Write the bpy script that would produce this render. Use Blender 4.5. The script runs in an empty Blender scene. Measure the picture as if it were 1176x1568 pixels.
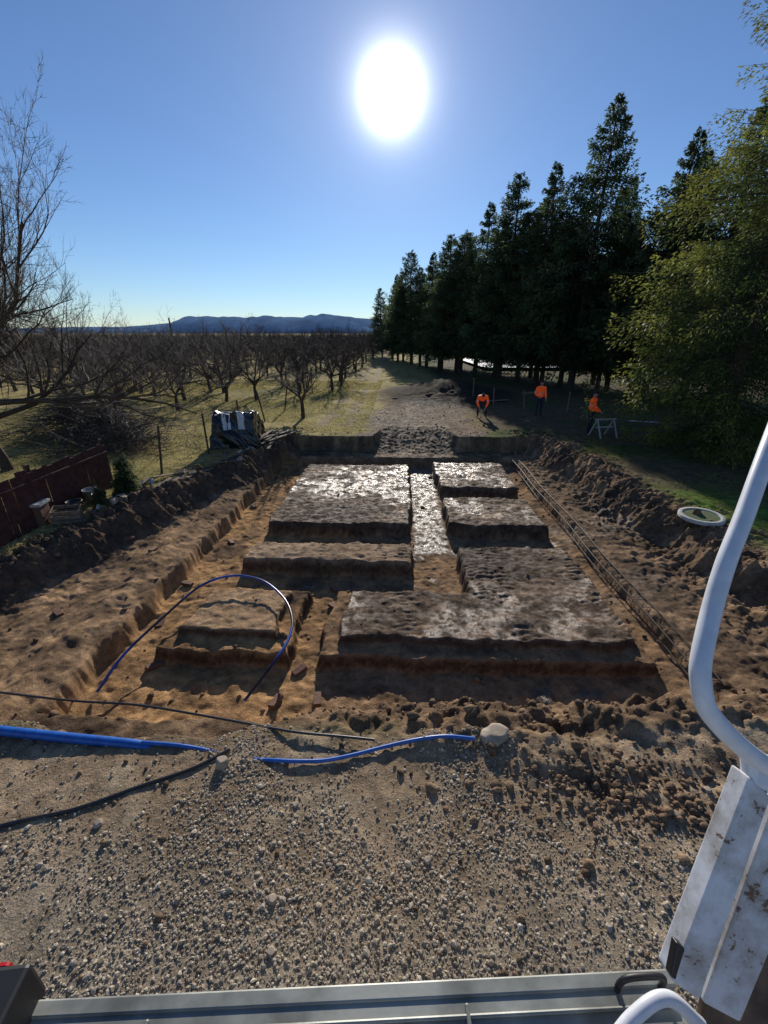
import bpy, bmesh, math, random
import numpy as np
from mathutils import Vector, Matrix, Euler
rng = np.random.default_rng(7); random.seed(7)
S = bpy.context.scene
YAW = math.radians(2.19); CY, SY = math.cos(YAW), math.sin(YAW)
def W(x, y):            # machine frame -> world (the machine stands 2 deg off the house axis)
    return (x*CY - y*SY, y*CY + x*SY)

# ------------------------------------------------------------ helpers
def link(o, parent=None):
    S.collection.objects.link(o)
    if parent: o.parent = parent
    return o
def empty(name, loc=(0,0,0), rz=0):
    e = bpy.data.objects.new(name, None); e.location = loc; e.rotation_euler = (0,0,rz)
    return link(e)
def mkmesh(name, v, f, smooth=False, col=None, extra=None, mats=(), midx=None):
    v = np.asarray(v, dtype=np.float32); f = np.asarray(f, dtype=np.int32)
    m = bpy.data.meshes.new(name); k = f.shape[1]
    m.vertices.add(len(v)); m.vertices.foreach_set('co', v.ravel())
    m.loops.add(f.size); m.loops.foreach_set('vertex_index', f.ravel())
    m.polygons.add(len(f))
    m.polygons.foreach_set('loop_start', np.arange(0, f.size, k, dtype=np.int32))
    try: m.polygons.foreach_set('loop_total', np.full(len(f), k, dtype=np.int32))
    except Exception: pass
    m.polygons.foreach_set('use_smooth', np.full(len(f), smooth, dtype=bool))
    for mt in mats: m.materials.append(mt)
    if midx is not None: m.polygons.foreach_set('material_index', np.asarray(midx, dtype=np.int32))
    m.update(calc_edges=True); m.validate()
    if col is not None:
        a = m.color_attributes.new('Col', 'FLOAT_COLOR', 'POINT')
        c = np.ones((len(v),4), dtype=np.float32); c[:,:3] = col
        a.data.foreach_set('color', c.ravel())
    if extra is not None:
        a = m.attributes.new('wet', 'FLOAT', 'POINT'); a.data.foreach_set('value', np.asarray(extra, dtype=np.float32))
    return m
def obj(name, m, parent=None, loc=(0,0,0), rot=(0,0,0), sc=1):
    o = bpy.data.objects.new(name, m); o.location = loc; o.rotation_euler = rot
    o.scale = (sc,)*3 if not hasattr(sc,'__len__') else sc
    return link(o, parent)

# value noise
_T = np.random.default_rng(3).random((8,256,256))
def vn(x, y, s, seed=0):
    x = x/s + 37.3*seed + 1000; y = y/s + 17.7*seed + 1000
    xi = np.floor(x).astype(int); yi = np.floor(y).astype(int)
    fx = x-xi; fy = y-yi; fx = fx*fx*(3-2*fx); fy = fy*fy*(3-2*fy)
    T = _T[seed%8]; a = T[xi%256, yi%256]; b = T[(xi+1)%256, yi%256]; c = T[xi%256,(yi+1)%256]; d = T[(xi+1)%256,(yi+1)%256]
    return ((a*(1-fx)+b*fx)*(1-fy)+(c*(1-fx)+d*fx)*fy)*2-1
def fbm(x, y, s, seed=0, o=4):
    r = 0; a = 1; t = 0
    for i in range(o):
        c, s_ = math.cos(i*1.1), math.sin(i*1.1)
        r = r + a*vn(x*c-y*s_, x*s_+y*c, s, seed+i); t += a; a *= .5; s *= .5
    return r/t
def ss(t):
    t = np.clip(t, 0, 1); return t*t*(3-2*t)
def lerp(a, b, t): return a + (b-a)*t

# ------------------------------------------------------------ materials
def newmat(name):
    m = bpy.data.materials.new(name); m.use_nodes = True
    nt = m.node_tree; b = nt.nodes['Principled BSDF']
    return m, nt, b
def N(nt, t, **k):
    n = nt.nodes.new(t)
    for a, v in k.items(): setattr(n, a, v)
    return n
def simple(name, c, rough=.6, metal=0, var=.25, scale=12, bump=.0, spec=.5, c2=None, thr=(.35,.65), det=8):
    m, nt, b = newmat(name)
    tc = N(nt,'ShaderNodeTexCoord'); no = N(nt,'ShaderNodeTexNoise'); no.inputs['Scale'].default_value = scale; no.inputs['Detail'].default_value = det
    nt.links.new(tc.outputs['Object'], no.inputs['Vector'])
    r = N(nt,'ShaderNodeValToRGB'); r.color_ramp.elements[0].position = thr[0]; r.color_ramp.elements[1].position = thr[1]
    d = c2 if c2 else tuple(x*(1-var) for x in c)
    r.color_ramp.elements[0].color = (*d,1); r.color_ramp.elements[1].color = (*c,1)
    nt.links.new(no.outputs['Fac'], r.inputs['Fac']); nt.links.new(r.outputs['Color'], b.inputs['Base Color'])
    b.inputs['Roughness'].default_value = rough; b.inputs['Metallic'].default_value = metal
    b.inputs['Specular IOR Level'].default_value = spec
    if bump:
        bp = N(nt,'ShaderNodeBump'); bp.inputs['Strength'].default_value = bump; bp.inputs['Distance'].default_value = .02
        nt.links.new(no.outputs['Fac'], bp.inputs['Height']); nt.links.new(bp.outputs['Normal'], b.inputs['Normal'])
    return m
def worn_paint(name):
    m, nt, b = newmat(name); tc = N(nt,'ShaderNodeTexCoord')
    def no(sc, det, ro): 
        n = N(nt,'ShaderNodeTexNoise'); n.inputs['Scale'].default_value=sc; n.inputs['Detail'].default_value=det; n.inputs['Roughness'].default_value=ro
        nt.links.new(tc.outputs['Object'], n.inputs['Vector']); return n
    a=no(9,12,.7); c=no(45,8,.7)
    r1=N(nt,'ShaderNodeValToRGB'); e=r1.color_ramp.elements; e[0].position=.34; e[0].color=(.33,.30,.27,1); e[1].position=.58; e[1].color=(.66,.68,.72,1)
    nt.links.new(a.outputs['Fac'], r1.inputs['Fac'])
    mu=N(nt,'ShaderNodeMath',operation='MULTIPLY'); nt.links.new(a.outputs['Fac'],mu.inputs[0]); nt.links.new(c.outputs['Fac'],mu.inputs[1])
    r2=N(nt,'ShaderNodeValToRGB'); e=r2.color_ramp.elements; e[0].position=.168; e[0].color=(1,1,1,1); e[1].position=.185; e[1].color=(0,0,0,1)
    nt.links.new(mu.outputs[0], r2.inputs['Fac'])
    mx=N(nt,'ShaderNodeMix',data_type='RGBA'); nt.links.new(r2.outputs['Color'],mx.inputs['Factor']); nt.links.new(r1.outputs['Color'],mx.inputs['A']); mx.inputs['B'].default_value=(.13,.075,.045,1)
    nt.links.new(mx.outputs['Result'], b.inputs['Base Color']); b.inputs['Roughness'].default_value=.42
    bp=N(nt,'ShaderNodeBump'); bp.inputs['Strength'].default_value=.2; bp.inputs['Distance'].default_value=.004; nt.links.new(mu.outputs[0],bp.inputs['Height']); nt.links.new(bp.outputs['Normal'],b.inputs['Normal'])
    return m
def colmat(name, rough=.85, bump=0, scale=60, spec=.3, transl=0):
    m, nt, b = newmat(name)
    a = N(nt,'ShaderNodeAttribute', attribute_name='Col')
    tc = N(nt,'ShaderNodeTexCoord'); no = N(nt,'ShaderNodeTexNoise'); no.inputs['Scale'].default_value = scale; no.inputs['Detail'].default_value = 6
    nt.links.new(tc.outputs['Object'], no.inputs['Vector'])
    mr = N(nt,'ShaderNodeMapRange'); mr.inputs['From Min'].default_value=.3; mr.inputs['From Max'].default_value=.7; mr.inputs['To Min'].default_value = .65; mr.inputs['To Max'].default_value = 1.3
    nt.links.new(no.outputs['Fac'], mr.inputs['Value'])
    mx = N(nt,'ShaderNodeVectorMath', operation='SCALE'); nt.links.new(a.outputs['Color'], mx.inputs[0]); nt.links.new(mr.outputs[0], mx.inputs['Scale'])
    nt.links.new(mx.outputs[0], b.inputs['Base Color']); b.inputs['Roughness'].default_value = rough; b.inputs['Specular IOR Level'].default_value = spec
    if bump:
        bp = N(nt,'ShaderNodeBump'); bp.inputs['Strength'].default_value = bump; bp.inputs['Distance'].default_value = .02
        nt.links.new(no.outputs['Fac'], bp.inputs['Height']); nt.links.new(bp.outputs['Normal'], b.inputs['Normal'])
    if transl:
        t = N(nt,'ShaderNodeBsdfTranslucent'); nt.links.new(mx.outputs[0], t.inputs['Color'])
        ms = N(nt,'ShaderNodeMixShader'); ms.inputs[0].default_value = transl
        nt.links.new(b.outputs[0], ms.inputs[1]); nt.links.new(t.outputs[0], ms.inputs[2])
        nt.links.new(ms.outputs[0], nt.nodes['Material Output'].inputs['Surface'])
    return m

def ground_mat():
    m, nt, b = newmat('soil')
    a = N(nt,'ShaderNodeAttribute', attribute_name='Col'); w = N(nt,'ShaderNodeAttribute', attribute_name='wet')
    tc = N(nt,'ShaderNodeTexCoord')
    def noise(sc, det=8, ro=.6):
        n = N(nt,'ShaderNodeTexNoise'); n.inputs['Scale'].default_value = sc; n.inputs['Detail'].default_value = det; n.inputs['Roughness'].default_value = ro
        nt.links.new(tc.outputs['Object'], n.inputs['Vector']); return n
    def rng_(src, a0, a1, lo=.3, hi=.7):
        r = N(nt,'ShaderNodeMapRange'); r.inputs['From Min'].default_value=lo; r.inputs['From Max'].default_value=hi; r.inputs['To Min'].default_value=a0; r.inputs['To Max'].default_value=a1
        nt.links.new(src, r.inputs['Value']); return r
    n1 = noise(6, 12, .72); n2 = noise(55, 5, .65); n3 = noise(2.3, 6, .6)
    mr = rng_(n1.outputs['Fac'], .5, 1.45); mr2 = rng_(n2.outputs['Fac'], .65, 1.35); mr3 = rng_(n3.outputs['Fac'], .75, 1.25)
    mu = N(nt,'ShaderNodeMath', operation='MULTIPLY'); nt.links.new(mr.outputs[0], mu.inputs[0]); nt.links.new(mr2.outputs[0], mu.inputs[1])
    mu2 = N(nt,'ShaderNodeMath', operation='MULTIPLY'); nt.links.new(mu.outputs[0], mu2.inputs[0]); nt.links.new(mr3.outputs[0], mu2.inputs[1])
    mx = N(nt,'ShaderNodeVectorMath', operation='SCALE'); nt.links.new(a.outputs['Color'], mx.inputs[0]); nt.links.new(mu2.outputs[0], mx.inputs['Scale'])
    nt.links.new(mx.outputs[0], b.inputs['Base Color'])
    r = rng_(w.outputs['Fac'], .95, .26, 0, 1)
    pn = rng_(n1.outputs['Fac'], 0.1, 1.35, .42, .58)
    wn = N(nt,'ShaderNodeMath', operation='MULTIPLY', use_clamp=True); nt.links.new(w.outputs['Fac'], wn.inputs[0]); nt.links.new(pn.outputs[0], wn.inputs[1])
    nt.links.new(wn.outputs[0], r.inputs['Value']); nt.links.new(r.outputs[0], b.inputs['Roughness'])
    sp = rng_(wn.outputs[0], .04, .6, 0, 1)
    nt.links.new(sp.outputs[0], b.inputs['Specular IOR Level'])
    ad = N(nt,'ShaderNodeMath', operation='MULTIPLY_ADD'); ad.inputs[1].default_value = .4
    nt.links.new(n2.outputs['Fac'], ad.inputs[0]); nt.links.new(n1.outputs['Fac'], ad.inputs[2])
    bp = N(nt,'ShaderNodeBump'); bp.inputs['Strength'].default_value = .75; bp.inputs['Distance'].default_value = .06
    nt.links.new(ad.outputs[0], bp.inputs['Height']); nt.links.new(bp.outputs['Normal'], b.inputs['Normal'])
    return m
M_ground = ground_mat()
M_stone = colmat('crushed_stone', .8, 0, 90, .3)
M_clod = colmat('earth_clod', .95, .6, 40, .1)
M_needle = colmat('spruce_needles', .6, 0, 4, .3, .45)
M_grass = colmat('grass_blades', .7, 0, 4, .2, .4)
M_bark = simple('bark', (.11,.085,.065), .9, var=.5, scale=20, bump=.5, spec=.1)
M_twig = simple('bare_twigs', (.10,.082,.07), .7, var=.4, scale=5, spec=.3)
M_white = worn_paint('white_machine_paint')
M_whitec = simple('white_rail_paint', (.74,.76,.8), .35, var=.12, scale=30)
M_steel = simple('worn_steel_plate', (.36,.37,.33), .5, metal=.2, var=.6, scale=6, bump=.25, thr=(.38,.62), det=14)
M_dirty = simple('muddy_plate', (.20,.13,.09), .8, var=.6, scale=14, bump=.5)
M_black = simple('black_rubber', (.02,.02,.022), .5, var=.3)
M_red = simple('red_lamp_lens', (.45,.01,.01), .2, var=.2)
M_blue = simple('blue_water_pipe', (.02,.13,.50), .35, var=.3)
M_dblue = simple('dark_blue_water_pipe', (.02,.08,.38), .3, c2=(.01,.012,.03), scale=1.3, thr=(.42,.52))
M_cable = simple('black_cable', (.03,.03,.035), .4, var=.3)
M_fence = simple('redbrown_boards', (.10,.035,.028), .75, var=.5, scale=8, bump=.3)
M_wood = simple('weathered_wood', (.25,.18,.12), .8, var=.5, scale=15, bump=.3)
M_tarp = simple('black_plastic_tarp', (.012,.013,.016), .25, var=.3, scale=4, bump=1.0)
M_foil = simple('white_foil', (.6,.62,.66), .3, var=.2, scale=6, bump=.4)
M_conc = simple('pale_concrete', (.5,.49,.46), .8, var=.25, scale=20, bump=.3)
M_brick = simple('clay_brick', (.20,.10,.065), .85, var=.4, scale=25, bump=.3)
M_rock = simple('limestone_rock', (.48,.39,.29), .85, var=.4, scale=7, bump=.6)
M_rust = simple('rusty_steel', (.05,.032,.025), .6, metal=.3, var=.4, scale=30)
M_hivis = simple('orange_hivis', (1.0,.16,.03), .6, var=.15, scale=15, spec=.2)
_b = M_hivis.node_tree.nodes['Principled BSDF']; _b.inputs['Emission Color'].default_value=(1,.12,.02,1); _b.inputs['Emission Strength'].default_value=.12   # added glow brightens the vests, standing in for fluorescent dye
M_refl = simple('reflective_tape', (.6,.62,.6), .3, var=.1)
M_pants = simple('dark_workwear', (.025,.03,.05), .85, var=.3)
M_boot = simple('muddy_boots', (.05,.035,.025), .8, var=.3)
M_skin = simple('skin', (.5,.27,.19), .55, var=.1)
M_hair = simple('dark_knit_cap', (.02,.02,.03), .9, var=.3)
M_road = simple('pale_road', (.50,.50,.52), .55, var=.3, scale=.6)  # sun glare on the road is put into its bright colour
M_hill = simple('hazy_forest_hill', (.13,.22,.36), 1, var=.3, scale=.01, spec=0)  # distance haze is put into the blue hill colour

# ------------------------------------------------------------ terrain
BL = [(-.94,3.9,5.6,7.0),(1.4,3.9,6.9,8.9),(1.3,3.85,10.1,12.1),(1.3,3.85,13.0,15.9),(-3.5,.33,10.1,15.5),(-3.45,.35,8.1,9.0),(-3.65,-2.05,5.7,6.95)]
def box(x, y, b, w=.07):
    return ss(np.minimum(np.minimum(x-b[0], b[1]-x), np.minimum(y-b[2], b[3]-y))/w+.5)
def fields(x, y):
    e1 = fbm(x,y,.5,1,5); e2 = fbm(x,y,.5,4,5); n = fbm(x,y,1.2,2,4)
    xw = x+.11*e1; yw = y+.12*e2
    L = np.interp(y,[0,6.8,16.1,18],[-9.3,-7.5,-4.95,-4.9]); R = np.interp(y,[0,7.3,16.5,18],[8.0,7.0,6.1,6.0])
    F = np.interp(x,[-9,-2,1,5,8],[3.05,3.2,3.35,3.7,4.3])
    dl = x-L+.3*n+.08*e1; dr = R-x+.4*n+.1*e2; df = y-F+.22*n+.12*e1; db = 17.6-y+.10*e2
    ramp = ss((1.6-np.abs(x-.6)+.2*n)/.4+.5)
    wf = np.interp(x,[-2.2,-.8],[.3,1.1]); wb = lerp(.12, 3.2, ramp)
    k = ss(dl/.75)*ss(dr/1.0)*ss(df/wf)*ss((db+2.4*ramp)/wb)
    T = box(xw,yw,(-4.7,4.45,3.95,16.45),.12)*ss((df-np.interp(x,[-1.5,-.5],[.15,.75]))/.3)
    LG = np.maximum(box(xw,yw,(-1.25,4.05,5.27,7.1)), box(xw,yw,(-3.95,-1.75,5.3,7.15)))
    B = np.zeros_like(x)
    for b in BL: B = np.maximum(B, box(xw,yw,b))
    return dict(L=L,R=R,F=F,dl=dl,dr=dr,df=df,db=db,k=k,T=T,LG=LG,B=B,n=n,e1=e1,e2=e2,ramp=ramp)
def height(x, y, q=None):
    q = q or fields(x,y)
    z = -.6*q['k']
    z = z + .10*np.exp(-((x+5.25+.15*q['e1'])/.16)**2)*q['k']*(y<16.5)
    z = lerp(z, -.98+.14*np.exp(-((x-4.3)/.3)**2), q['T'])
    z = lerp(z, -.74, q['LG']*q['T']); z = lerp(z, -.6+.02*q['n'], q['B'])
    near = np.clip(1-(np.abs(y-9)-12)/10, 0, 1)*np.clip(1-(np.abs(x)-10)/6, 0, 1)
    rb = lerp(1, .0, q['B'])
    c1 = fbm(x,y,.26,5,5); clod = np.abs(c1); fine = fbm(x,y,.12,6,3)
    big = np.abs(fbm(x,y,.7,1,3))
    inpit = (q['k']>.02)
    bank = np.exp(-((q['dl']-.0)/.7)**2)+np.exp(-((q['dr']-.3)/.9)**2)+np.exp(-((q['df']-.45)/.5)**2)*ss((x+1.6)/1.0)
    bank = np.clip(bank,0,1)*((y<19)&(y>2.6))
    z = z + bank*(.28*clod-.04+.18*(big-.25)+.055*fine)*near
    z = z + .12*bank*ss((q['n']+.2)*1.5)*(~inpit|(q['k']<.6))
    floor = inpit*(1-bank)
    z = z + near*floor*rb*(.06*clod-.01+.016*fine+.02*q['n'])
    z = z + near*floor*rb*(q['k']>.9)*.012*np.sin(x*2*np.pi/.13+3*q['e1'])*((x<-4.7)|(x>4.5))*ss(fbm(x,y,.8,6,2)+.6)
    z = z + near*q['B']*(.018*fine + .045*(clod-.25)+.03*(big-.25))
    # crawler-track cleat marks: several passes at different headings, broken up and half smeared
    for s_,ax,off,per in ((1,.00,.3,.15),(2,.25,.8,.12),(5,-.18,.1,.14)):
        u = x*math.cos(ax)+y*math.sin(ax)+off; v = -x*math.sin(ax)+y*math.cos(ax)
        lane = ss((.22-np.abs((u%1.9)-.5))/.04+.5)
        tm = ss((fbm(x,y,.5,s_,4)+.02)*4)*lane
        cle = np.clip(np.sin(2*np.pi*(v+.25*np.abs((u%1.9)-.5)+.06*q['e2'])/per)*1.4,-1,1)
        z = z + near*tm*(.0085*cle-.008)*q['B']*(x>-1.8)
    out = ~inpit
    z = z + near*out*(.03*q['n']+.014*fine)*(np.clip(y-2,0,1)*.8+.2)
    dk = np.exp(-((x-2.1)/.75)**2-((y-2.75)/.3)**2)+np.exp(-((x-3.6)/.8)**2-((y-3.0)/.3)**2)
    z = z + dk*(.10*clod-.03)
    z = z + np.exp(-((x-2.0)/.45)**2-((y-3.5)/.18)**2)*(-.22)
    mud = ((y>16.9)&(y<28)&(np.abs(x-.9)<3.5))
    rut = -(.07*np.exp(-((x+.1+.25*np.sin(y*.5))/.22)**2)+.07*np.exp(-((x-1.5-.25*np.sin(y*.5))/.22)**2))
    z = z + mud*(.02*clod+rut)
    dist = np.hypot(x,y)
    z = z + np.clip((dist-30)/200,0,1)*.3*fbm(x,y,30,2,3)
    z = z + 1.0*np.exp(-((x-3.2)/3.2)**2-((y-31)/3.5)**2)*(1+.25*q['e1'])
    return z
def H(x, y):
    return float(height(np.array([x],float), np.array([y],float))[0])
def ground_col(x, y, q, z):
    n = q['n']; f = fbm(x,y,.35,6,4); g = fbm(x,y,2.5,4,4)
    def C(*c): return np.array(c)[None,:]*np.ones((len(x),1))
    def mix(a,b,t): return a+(b-a)*t[:,None]
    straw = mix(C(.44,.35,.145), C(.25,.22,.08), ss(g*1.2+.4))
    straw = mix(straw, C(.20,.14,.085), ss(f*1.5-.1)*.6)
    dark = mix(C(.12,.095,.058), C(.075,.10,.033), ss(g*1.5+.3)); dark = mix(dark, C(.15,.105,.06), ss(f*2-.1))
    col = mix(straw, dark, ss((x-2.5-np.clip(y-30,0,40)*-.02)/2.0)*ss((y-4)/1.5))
    gp = np.exp(-((x-7.9)/1.6)**2-((y-9.8)/1.6)**2)
    col = mix(col, C(.14,.22,.04), np.clip(gp*1.3,0,1)*ss(f+.7))
    for px in (-3.6,-2.5):
        col = mix(col, C(.34,.27,.19), np.exp(-((x-px-.35*g)/.32)**2)*(y>19.5)*(y<110)*.9)
    mm = ss((3.0-np.abs(x-.7-.08*(y-17)) + 1.0*n)/.8)*ss((y-16.5)/.5)*ss((28.5-y+1.5*n)/1.5)
    mudc = mix(C(.13,.09,.058), C(.25,.175,.11), ss(f*1.5+.4))
    mudc = mix(mudc, C(.075,.052,.036), ss(g*2-.1)*.8)
    col = mix(col, mudc, mm)
    wet = mm*.16*ss(g+.6)
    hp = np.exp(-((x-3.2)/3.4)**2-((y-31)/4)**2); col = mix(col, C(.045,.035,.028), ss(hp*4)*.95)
    yard = ss((q['F']-y+.3)/.4)
    yc = mix(C(.40,.295,.19), C(.26,.19,.122), ss(g*1.5+.5)); yc = mix(yc, C(.46,.37,.25), ss(f*1.5)*.6)
    yc = mix(yc, C(.38,.32,.235), ss((2.2-y)/.8+.5*n)*.6)
    dk = np.exp(-((x-2.1)/.75)**2-((y-2.75)/.3)**2)+np.exp(-((x-3.6)/.8)**2-((y-3.0)/.3)**2)
    yc = mix(yc, C(.08,.055,.04), np.clip(dk,0,1)*ss(f*2.5+.35))
    col = mix(col, yc, yard); wet = wet*(1-yard)
    bz = np.clip(ss((q['dl']+.7)/.5)*ss((q['dr']+.8)/.5)*ss((q['df']+.15)/.3)*ss((q['db']+.2)/.3),0,1)
    bc = mix(C(.155,.105,.066), C(.28,.185,.112), ss(f*1.6+.35)); bc = mix(bc, C(.085,.06,.043), ss(-n*1.8-.1))
    ter = ss((q['dl']-.7)/.4)*(x<-4.6); bc = mix(bc, C(.42,.27,.15), ter*ss(f+.6)*.8)
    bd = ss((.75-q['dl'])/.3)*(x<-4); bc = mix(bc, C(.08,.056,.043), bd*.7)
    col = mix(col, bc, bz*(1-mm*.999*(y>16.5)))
    rr = q['ramp']*ss((y-16.3)/.3)*ss((20.5-y)/.5); col = mix(col, mudc*1.0, rr); wet = np.maximum(wet*(1-bz*(1-mm)), rr*.2)
    deep = np.clip(q['T']*(1-q['B']),0,1)
    lft = ss((-.9-x)/.8)
    oc = mix(C(.44,.26,.12), C(.26,.155,.08), ss(f*1.6+.25)); oc = mix(mix(C(.32,.20,.11), C(.17,.112,.068), ss(f*1.6+.35)), oc, lft)
    oc = mix(oc, C(.12,.082,.055), ss(-n*1.8-.25))
    col = mix(col, oc, deep*ss((f+1.2)*1.2))
    cor = box(x,y,(.4,1.25,9.2,16.3),.2); cor = cor*deep
    col = mix(col, C(.17,.13,.095), cor*.8); wet = np.maximum(wet, cor*(.85+.5*f))
    wf = deep*((x>.0)&(x<3.4)&(y<5.3))*ss(f*2.5+.2); wet = np.maximum(wet, wf*.9); col = mix(col, C(.11,.085,.065), wf*.8)
    wt = deep*((x>-3)&(x<4))*((y>7)&(y<10.2))*ss(f*2.5-.2); wet = np.maximum(wet, wt*.7)
    top = q['B']
    tc = mix(C(.125,.083,.055), C(.24,.16,.10), ss(f*1.8+.35)); tc = mix(tc, C(.075,.051,.035), ss(-g*2-.1))
    left6 = ((x<-1.9)&(y<7.2)); tc = np.where(left6[:,None], mix(C(.33,.21,.12),C(.42,.28,.16),ss(f+.5)), tc)
    l5 = ((x<.4)&(y>7.5)&(y<9.5)); tc = np.where(l5[:,None], mix(C(.36,.25,.155),C(.25,.17,.105),ss(f+.3)), tc)
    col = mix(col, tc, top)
    wet = lerp(wet, np.where(left6,.05,np.where(l5,.25,.72))*(.40+1.0*ss(g*2+.5)*ss(f*1.5+.7)), top)
    edge = 4*q['B']*(1-q['B'])+4*q['LG']*(1-q['LG'])*(1-q['B']); col = mix(col, C(.085,.05,.03), np.clip(edge*1.3,0,1)*.9)  # shade of the cut side faces painted in as a darker soil colour
    rt = ((x>3.9)&(q['k']>.8)); wet = np.maximum(wet, rt*.35*ss(g*2+.3))
    return col, np.clip(wet,0,1)

def axis(segs, far):
    a = []
    for s0,s1,st in segs: a += list(np.arange(s0,s1,st))
    a.append(segs[-1][1]); a = list(a)
    st = .08
    while a[-1] < far: st *= 1.22; a.append(a[-1]+st)
    b = []; x = a[0]; st = .08
    while x > -far*(1 if segs[0][0]<-5 else .05): st *= 1.22; x -= st; b.append(x)
    return np.array(b[::-1]+a)
xs = axis([(-13,-8.6,.09),(-8.6,8.2,.028),(8.2,13,.09)], 4000)
ys = axis([(-1,.4,.1),(.4,3,.028),(3,9,.025),(9,18,.034),(18,28,.055)], 4000)
X, Y = np.meshgrid(xs, ys); xf, yf = X.ravel(), Y.ravel()
q = fields(xf,yf); zf = height(xf,yf,q)
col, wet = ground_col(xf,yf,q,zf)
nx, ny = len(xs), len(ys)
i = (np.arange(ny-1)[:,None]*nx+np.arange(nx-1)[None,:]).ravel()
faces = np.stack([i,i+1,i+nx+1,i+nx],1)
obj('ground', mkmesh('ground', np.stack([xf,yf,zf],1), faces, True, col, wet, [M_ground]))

# ------------------------------------------------------------ scattered stones
def ico(sub):
    bm = bmesh.new(); bmesh.ops.create_icosphere(bm, subdivisions=sub, radius=1)
    bm.verts.ensure_lookup_table()
    v = np.array([w.co[:] for w in bm.verts]); f = np.array([[w.index for w in p.verts] for p in bm.faces]); bm.free(); return v, f
def rocks(name, P, size, cols, mat, sub=1, smooth=False, flat=.65, jag=.25, parent=None):
    bv, bf = ico(sub); n = len(P); k = len(bv)
    v = bv[None]*(1+jag*(rng.random((n,k,1))*2-1))
    v = v*(np.stack([rng.uniform(.7,1.3,n), rng.uniform(.6,1.1,n), rng.uniform(flat*.7,flat*1.3,n)],1)[:,None,:])
    a = rng.random(n)*6.28; t = rng.normal(0,.4,n); ca,sa,ct,st = np.cos(a),np.sin(a),np.cos(t),np.sin(t)
    y1 = v[...,1]*ct[:,None]-v[...,2]*st[:,None]; z1 = v[...,1]*st[:,None]+v[...,2]*ct[:,None]
    x2 = v[...,0]*ca[:,None]-y1*sa[:,None]; y2 = v[...,0]*sa[:,None]+y1*ca[:,None]
    v = np.stack([x2,y2,z1],-1)*size[:,None,None]+P[:,None,:]
    f = (bf[None]+(np.arange(n)*k)[:,None,None]).reshape(-1,3)
    return obj(name, mkmesh(name, v.reshape(-1,3), f, smooth, np.repeat(cols,k,0), None, [mat]), parent)
n = 105000
px = rng.uniform(-6,6,n); py = rng.uniform(.3,3.4,n)
d = fbm(px,py,.9,3,4); keep = rng.random(n) < np.clip(.70+1.9*d - .95*ss((py-1.9)/.9),.05,1)*np.clip(1-(np.abs(px)-1.2-py*1.1)/1.5,0,1)
dkz = np.exp(-((px-2.1)/.75)**2-((py-2.75)/.3)**2); keep &= rng.random(n) > dkz
px,py = px[keep],py[keep]; n = len(px); print('gravel', n)
sz = np.clip(rng.lognormal(math.log(.0078),.42,n),.003,.028)
pz = height(px,py)+sz*.3
t = rng.random(n)[:,None]; c = (1-t)*np.array([[.34,.27,.185]])+t*np.array([[.60,.52,.40]]); c *= rng.uniform(.5,1.1,(n,1))
rocks('gravel', np.stack([px,py,pz],1), sz, c, M_stone, 1)
P=[];Z=[]
def addc(px,py,s):
    P.append(np.stack([px,py,height(px,py)+s*.25],1)); Z.append(s)
n=36000; px=rng.uniform(-9.5,8.2,n); py=rng.uniform(2.7,19,n); qq=fields(px,py)
w = np.exp(-((qq['dl']-.0)/.6)**2)+np.exp(-((qq['dr']-.3)/.8)**2)+1.2*np.exp(-((qq['df']-.45)/.4)**2)*ss((px+1.8)/1)+.04+.05*(qq['T']>.5)*(qq['B']<.5)
k = rng.random(n)<w*.5*(1-.7*qq['B']); px,py=px[k],py[k]
addc(px,py,np.clip(rng.lognormal(math.log(.017),.6,len(px)),.007,.085))
n=900; px=rng.normal(2.2,.6,n); py=rng.normal(2.75,.22,n); addc(px,py,np.clip(rng.lognormal(math.log(.014),.6,n),.005,.05))
n=1500; px=rng.uniform(-6,6,n); py=rng.uniform(1.2,3.3,n); addc(px,py,np.clip(rng.lognormal(math.log(.009),.5,n),.005,.035))
n=300; px=rng.uniform(-2.5,4.5,n); py=rng.uniform(17.7,26,n); addc(px,py,np.clip(rng.lognormal(math.log(.02),.5,n),.01,.05))
P=np.concatenate(P);Z=np.concatenate(Z); n=len(Z); print('clods',n)
t=rng.random(n)[:,None]; c=(1-t)*np.array([[.11,.075,.05]])+t*np.array([[.29,.195,.12]])
rocks('dirt_clods', P, Z, c, M_clod, 2, True, .75, .22)
def boulder(name, x, y, s, sc=(1,1,.7), mat=M_rock, seed=0, up=.4):
    bv,bf = ico(4); r=np.random.default_rng(seed); o=r.random(3)*50
    d = 1+.26*fbm(bv[:,0]+o[0]+bv[:,2]*.6,bv[:,1]+o[1]-bv[:,2]*.5,.9,seed%5,3)+.05*fbm(bv[:,0]+bv[:,2]*.7,bv[:,1]-bv[:,2]*.4,.25,seed%4,3)
    v = bv*d[:,None]; v=np.clip(v,[-.85,-.9,-.9],[.95,.85,.75])*s*np.array(sc)
    return obj(name, mkmesh(name, v, bf, True, None, None, [mat]), None, (x,y,H(x,y)+s*sc[2]*up), (.1,-.08,seed))
x,y=W(1.17,3.22); boulder('boulder',x,y,.16,(.8,1.15,.62),seed=2,up=.2)
x,y=W(-1.62,2.93); boulder('boulder',x,y,.08,(.8,.7,1.0),seed=3)
for k in range(9):
    x=rng.uniform(-4,5);y=rng.uniform(1.5,3.0); boulder('stone',x,y,rng.uniform(.02,.04),seed=10+k)

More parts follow.
